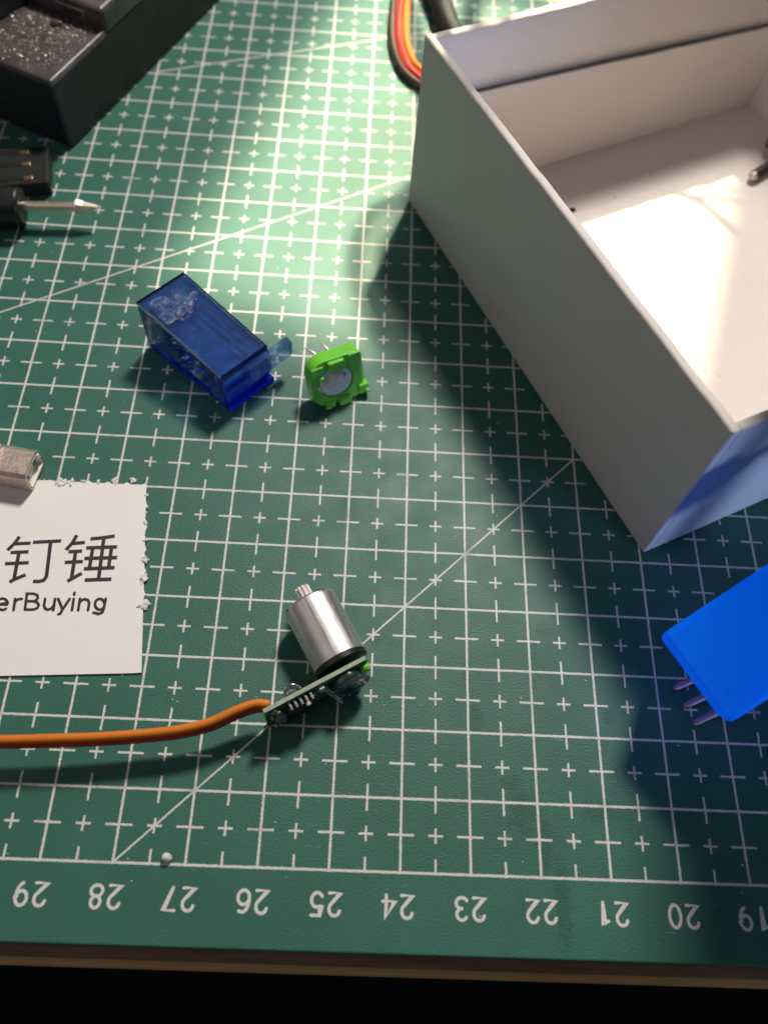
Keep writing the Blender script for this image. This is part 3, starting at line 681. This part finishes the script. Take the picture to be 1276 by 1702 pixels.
b = bmesh.new(); lathe(b, [(.20, .12), (.30, .12), (.315, .15), (.30, .18), (.20, .18)], PB @ Matrix.Translation((plen-.36, -.05, .43)) @ Matrix.Rotation(math.radians(90), 4, 'X'), 40)
obj('clear_ring', b, tinted('clear_plastic', (.75, .8, .82), (.4, .42, .45), .2), pot, smooth=True)
b = bmesh.new(); bmesh.ops.create_uvsphere(b, u_segments=20, v_segments=12, radius=.07, matrix=Matrix.Translation(PB @ Vector((plen-.06, -.10, .64)))); obj('green_stud', b, M_GREEN, pot, smooth=True)
b = bmesh.new(); box(b, .40, .58, .03, .14, .64, .76, M=PB, bev=.03); obj('solder_blob', b, M_SOLD, board, smooth=True)
b = bmesh.new(); tube(b, spline([PB @ Vector((.38, .05, .72)), PB @ Vector((.42, .14, .78)), PB @ Vector((.54, .14, .80)), PB @ Vector((.62, .05, .76))], 6), .022, 10); obj('wire_loop', b, M_SOLD, board, smooth=True)
# wires leaving the board to the left: parts of the motor assembly
path = [(446, 1172), (425, 1171), (395, 1181), (350, 1200), (300, 1212), (240, 1219), (160, 1225), (80, 1228), (0, 1230), (-120, 1228), (-300, 1215)]
lead = mo
for nm, mt, dz, off in (('orange_wire', M_ORANGE, .60, 0), ('red_wire', M_RED, .505, -.035), ('brown_wire', M_BROWN, .40, -.02)):
    pts_ = []
    for i, (x, y) in enumerate(path):
        p = W(x, y, .60); pts_.append(Vector((p.x + (.02 if i == 0 else 0), p.y + off, dz + (.03 if i < 3 else 0) + .015*math.sin(i))))
    b = bmesh.new(); tube(b, spline(pts_, 10), .064, 16); obj(nm, b, mt, lead, smooth=True)
# ------------------------------------------------------------------ screwdriver at the left edge
s0 = W(-90, 340, .46); s1 = W(38, 342, .46); s2 = W(126, 344, .46); s3 = W(166, 347, .44)
sd = empty('screwdriver', Vector((s0.x, s0.y, 0))); tag(sd, 'flat tipped screwdriver with a black handle lying at the left edge', 'screwdriver')
ax = (s1-s0).normalized(); SM = frame(s0, ax.cross(Vector((0, 0, 1))).normalized(), Vector((0, 0, 1)), ax); Lh = (s1-s0).length
b = bmesh.new(); lathe(b, [(0, -5.5), (.30, -5.5), (.38, -5.3), (.40, -3), (.385, 0), (.37, Lh-.08), (.345, Lh-.02), (.30, Lh), (0, Lh)], SM, 40)
hnd = obj('handle', b, M_BLACK, sd, smooth=True)
Ls = (s2-s1).length
b = bmesh.new(); lathe(b, [(0, Lh-.05), (.098, Lh-.05), (.098, Lh+Ls-.03), (.10, Lh+Ls), (0, Lh+Ls)], SM, 28); obj('shaft', b, M_BLADE, sd, smooth=True)
b = bmesh.new(); rings = []
for t, hw, ht in ((0, .10, .10), (.06, .115, .095), (.3, .095, .06), (.75, .05, .03), (1., .012, .012)):
    q = Lh+Ls+(s3-s2).length*t; rings.append([b.verts.new(SM @ Vector((a*hw, c*ht, q))) for a, c in ((-1, -.3), (-.3, -1), (1, -1), (1, .2), (.3, 1), (-1, 1))])
for a, c in zip(rings, rings[1:]):
    for k in range(6): b.faces.new((a[k], a[(k+1) % 6], c[(k+1) % 6], c[k]))
b.faces.new(rings[0]); b.faces.new(rings[-1]); obj('blade_tip', b, M_BLADE, sd)
# black socket above it
k0, k1, k2 = W(-60, 250, .36), W(80, 240, .36), W(92, 300, .36)
kx = (k1-k0); kx.z = 0; kL = kx.length; kx.normalize(); ky = Vector((-kx.y, kx.x, 0)); kH = abs((k2-k1).dot(ky)); kH = max(.75, kH)
KM = frame(Vector((k1.x, k1.y, .004)), kx, ky, Vector((0, 0, 1)))
sk = empty('pin_socket', (k1.x, k1.y, 0)); tag(sk, 'black three way plug with copper contacts between black block and screwdriver', 'plug')
b = bmesh.new(); box(b, -kL-1, 0, -kH, 0, 0, .34, M=KM, bev=.03); body = obj('plug_body', b, M_DKBLK, sk, smooth=True)
for k, (x, y) in enumerate(((40, 251), (43, 271), (47, 294))):
    p = W(x, y, .36); b = bmesh.new(); box(b, -.09, .09, -.05, .05, -.05, .018, M=frame(Vector((p.x, p.y, .345)), kx, ky, Vector((0, 0, 1))), bev=.015); obj('contact', b, M_COPPER, sk)
    b = bmesh.new(); box(b, -.75, -.10, -.05, .05, -.05, .008, M=frame(Vector((p.x, p.y, .345)), kx, ky, Vector((0, 0, 1))), bev=.004); obj('groove', b, M_BLACK, sk)
# ------------------------------------------------------------------ black block in the top left corner
t0 = Vector((-7.40, 14.24, 0)); tx = Vector((-.908, .419, 0)).normalized(); ty = Vector((.400, .916, 0)).normalized()
TM = frame(t0 + Vector((0, 0, .004)), tx, ty, Vector((0, 0, 1)))
tb = empty('black_stand', t0 + tx*2 + ty*4); tag(tb, 'heavy black plastic stand with a stepped top in the upper left corner', 'stand')
b = bmesh.new(); box(b, 0, 7, 0, 14, 0, 1.58, M=TM, bev=.09, seg=4)
obj('base_block', b, M_DKBLK, tb, smooth=True)
b = bmesh.new(); box(b, -.015, 6.9, -.015, 1.95, 1.46, 1.62, M=TM, bev=.07, seg=4); obj('top_ledge', b, M_TRAY, tb, smooth=True)
b = bmesh.new(); box(b, -.02, 6.9, 1.90, 13.9, 1.50, 2.05, M=TM, bev=.12, seg=4); up = obj('raised_deck', b, M_TRAY, tb, smooth=True)
b = bmesh.new(); box(b, .40, 1.15, 1.84, 1.93, 1.72, 1.92, M=TM, bev=.025); sl = obj('slot_frame', b, M_TRAY, up, smooth=True)
b = bmesh.new(); box(b, .48, 1.07, 1.825, 1.87, 1.775, 1.865, M=TM, bev=.005); obj('slot', b, M_BLACK, sl)
b = bmesh.new(); prism(b, [(2.05, .9), (4.5, .2), (4.5, 3.0), (1.8, 2.5)], 1.63, 3.0, M=TM, bev=.05); obj('upright_block', b, M_DKBLK, tb, smooth=True)
b = bmesh.new()
for k in range(1500):
    u_ = random.uniform(.12, 2.3); v_ = abs(random.gauss(.0, .75))
    v_ = 1.80 - v_ if random.random() < .45 else random.uniform(.1, 1.8)
    dens = 1-abs(u_-1.2)/1.6
    if v_ < .08 or random.random() > dens: continue
    s_ = random.uniform(.006, .016) * random.choice((.4, .6, .8, 1.2))
    bmesh.ops.create_icosphere(b, subdivisions=1, radius=s_, matrix=TM @ Matrix.Translation((u_, v_, 1.62+s_*.5)) @ Matrix.Rotation(random.random()*6, 4, 'Z') @ Matrix.Rotation(random.random(), 4, 'X') @ Matrix.Diagonal((random.uniform(.8, 2.2), 1, .6, 1)))
tag(obj('metal_crumbs', b, plain('crumb_metal', (.70, .66, .58), .35, metal=.6, var=.3, scale=20)), 'glinting silver crumbs of solder strewn over the black stand', 'crumbs', kind='stuff')
lump(None, TM @ Vector((.95, 1.55, 1.66)), .13, .08, .07, plain('brown_residue', (.10, .06, .035), .4), 'rosin_lump')
tag(bpy.data.objects['rosin_lump'], 'brown lump of residue in the step of the black stand', 'residue')
# ------------------------------------------------------------------ cables behind the box
rib = empty('ribbon_cable', W(660, 60, 0)); tag(rib, 'curved brown, red and orange ribbon cable behind the far left corner of the box', 'cable')
for i, (nm, mt) in enumerate((('brown_strand', M_BROWN), ('red_strand', M_RED), ('orange_strand', M_ORANGE))):
    P_ = []
    for x, y in ((676, -90), (671, -30), (664, 20), (663, 62), (672, 98), (690, 124), (735, 150), (820, 160)):
        P_.append(Vector(W(x, y, .12)))
    P2 = []
    for k, p in enumerate(P_):
        tt = (P_[min(k+1, len(P_)-1)] - P_[max(k-1, 0)]).normalized(); nn = Vector((-tt.y, tt.x, 0)); P2.append(p + nn*(i-1)*.17 + Vector((0, 0, .02*i)))
    b = bmesh.new(); tube(b, spline(P2, 8), .095, 14); obj(nm, b, mt, rib, smooth=True)
b = bmesh.new(); tube(b, spline([W(700, -120, .3), W(718, -40, .3), W(735, 10, .3), W(757, 60, .3), W(820, 110, .3), W(940, 130, .3)], 8), .27, 20)
tag(obj('black_cable', b, M_DKBLK, smooth=True), 'thick black cable running behind the box beside the ribbon cable', 'cable')
# hanging cable bundle high behind the box; its shadow falls on mat and box
def overhead(sh, h):      # cable point that throws its shadow at ground point sh
    return Vector((sh.x + LD.x/LD.z*h, sh.y + LD.y/LD.z*h, h))
for k, (tg, r, hh) in enumerate((([(668, 322), (625, 350), (598, 395), (590, 450), (606, 510), (640, 565)], .13, 8.5), ([(675, 345), (645, 385), (632, 440), (640, 510)], .15, 9.5), ([(1110, 318), (1160, 345), (1215, 395), (1300, 470)], .12, 8.0), ([(1120, 322), (1190, 337), (1240, 350), (1310, 395)], .10, 8.3), ([(1130, 305), (1190, 318), (1250, 330), (1320, 340)], .09, 8.6))):
    base = [overhead(W(x, y, 0), hh) for x, y in tg]
    a, z_ = base[0], base[-1]
    d0 = (base[0]-base[1]).normalized(); d1 = (base[-1]-base[-2]).normalized()
    e_ = Vector((a.x-1.5 if k < 2 else a.x+.3, 31.5+k*.6, -.1)); f_ = Vector((z_.x+(2 if k < 2 else 4), 32+k*.6, -.1))
    pts_ = [e_, Vector((e_.x, 31.2, hh*.55)), a + d0*1.0 + Vector((0, 2, .3))] + base + [z_ + d1*1.2 + Vector((.3, 1.2, .4)), Vector((f_.x, 31, hh*.6)), f_]
    b = bmesh.new(); tube(b, spline(pts_, 10), r, 10)
    tag(obj('hanging_cable', b, M_BLACK, smooth=True), ('thicker black cable looping leftmost in the air behind the box', 'thickest black cable looping high behind the left corner of the box', 'black cable looping lowest above the right part of the box', 'middle black cable looping above the right part of the box', 'thinnest black cable looping highest above the right part of the box')[k], 'cable', group='cables looping behind the box')
# ------------------------------------------------------------------ bright blue servo at the right edge
bl = [W(1100, 1054, 1.90), W(1213, 1206, 1.90), W(1276, 1168, 1.90)]
n = NT('blue_plastic_added_glow'); t = n.t
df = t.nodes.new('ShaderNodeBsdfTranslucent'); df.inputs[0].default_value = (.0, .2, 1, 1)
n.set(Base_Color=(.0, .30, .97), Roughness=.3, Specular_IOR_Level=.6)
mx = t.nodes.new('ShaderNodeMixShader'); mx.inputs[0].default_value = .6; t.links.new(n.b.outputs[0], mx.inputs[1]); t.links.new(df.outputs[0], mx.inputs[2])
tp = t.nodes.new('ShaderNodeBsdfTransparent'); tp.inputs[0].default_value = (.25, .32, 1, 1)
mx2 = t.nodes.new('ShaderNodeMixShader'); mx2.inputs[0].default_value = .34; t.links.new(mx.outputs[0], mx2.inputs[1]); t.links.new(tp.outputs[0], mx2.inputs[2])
n.set(Emission_Color=(.0, .24, 1.0), Emission_Strength=.8)      # sunlit glow put in as weak emission; the block is no lamp
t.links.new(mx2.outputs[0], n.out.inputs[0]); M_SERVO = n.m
bA, bB = bl[0], bl[1]; qx = (bB-bA); wv = qx.length; qx.normalize()
vd = (CP - (bA+bB)/2).normalized()                       # the broad face looks up and to the left
qz = (vd - qx*vd.dot(qx)).normalized(); qy = qz.cross(qx)
QM = frame(bA, qx, qy, qz) @ Matrix.Rotation(math.radians(6), 4, 'Y') @ Matrix.Rotation(math.radians(-3), 4, 'X')
sv = empty('blue_servo', bA + Vector((1, .6, -2.3))); tag(sv, 'out of focus bright blue plastic block jutting in from the right edge', 'servo motor')
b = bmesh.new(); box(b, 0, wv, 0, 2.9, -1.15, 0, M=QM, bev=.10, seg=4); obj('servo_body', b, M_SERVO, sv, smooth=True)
b = bmesh.new(); box(b, wv*.25, wv*.75, 2.88, 3.3, -.9, -.25, M=QM, bev=.05); obj('clamp_lug', b, M_BLACK, sv, smooth=True)
# stand added out of view to shade the mat corner; also holds the servo
kc = empty('added_stand', (9.5, 1.5, 0)); tag(kc, 'black stand added to shade the mat corner, with a flat hood beyond the right edge holding the blue block', 'clamp stand')
def kpart(name, *q, bev=.08):
    b = bmesh.new(); box(b, *q, bev=bev, seg=3); obj(name, b, M_DKBLK, kc, smooth=True)
kpart('base_plate', 7.6, 12, -.9, 3.6, .004, .35)
kpart('post', 9.2, 9.8, 1.2, 1.8, .35, 6.4)
kpart('blocker', 4.7, 12.2, .9, 8.1, 6.4, 6.75)  # unseen slab added overhead to cast the dark corner shadow
q = QM @ Vector((wv*.5, 3.25, -.55))
b = bmesh.new(); tube(b, spline([q, q + (qy*.8), Vector((9.3, 1.6, 3.0))], 8), .16, 14); obj('arm', b, M_DKBLK, kc, smooth=True)
# prongs in its shade
pg = empty('pronged_clip', W(1180, 1150, 0)); tag(pg, 'three slim lilac prongs poking out from under the bright blue block', 'clip')
for (xa, ya, xb, yb) in ((1119, 1145, 1205, 1105), (1136, 1174, 1222, 1134), (1152, 1203, 1240, 1160)):
    a, c = W(xa, ya, .10), W(xb, yb, .10); d_ = (c-a)
    b = bmesh.new(); tube(b, [a, a+d_*.03, a+d_*.10, a+d_*.5, c], [.02, .042, .055, .06, .06], 14)
    obj('prong', b, M_PURP, pg, smooth=True)
a, c = W(1205, 1105, .1), W(1240, 1160, .1); a, c = a+(a-c)*.2, c+(c-a)*.2
b = bmesh.new(); tube(b, [a, c], .09, 14); obj('crossbar', b, M_PURP, pg, smooth=True)
# ------------------------------------------------------------------ small bits on the mat
b = bmesh.new(); p = W(277, 1426, .06)
bmesh.ops.create_icosphere(b, subdivisions=3, radius=.068, matrix=Matrix.Translation((p.x, p.y, .062)) @ Matrix.Diagonal((.95, 1.05, .9, 1)))
for v in b.verts: v.co += (v.co-Vector((p.x, p.y, .06)))*noise.noise(v.co*12)*.4
tag(obj('white_crumb', b, M_BUD, smooth=True), 'lone white crumb above the number 27 on the mat', 'crumb')
b = bmesh.new()
for k in range(90):
    p = W(random.uniform(0, 1276), random.uniform(250, 1550), 0); r = random.uniform(.004, .011)
    bmesh.ops.create_icosphere(b, subdivisions=1, radius=r, matrix=Matrix.Translation((p.x, p.y, r*.6)) @ Matrix.Rotation(random.random()*6, 4, 'Z') @ Matrix.Diagonal((random.uniform(1, 2.5), 1, .6, 1)))
tag(obj('dust', b, M_BUD), 'fine pale dust specks scattered over the green mat', 'dust', kind='stuff')
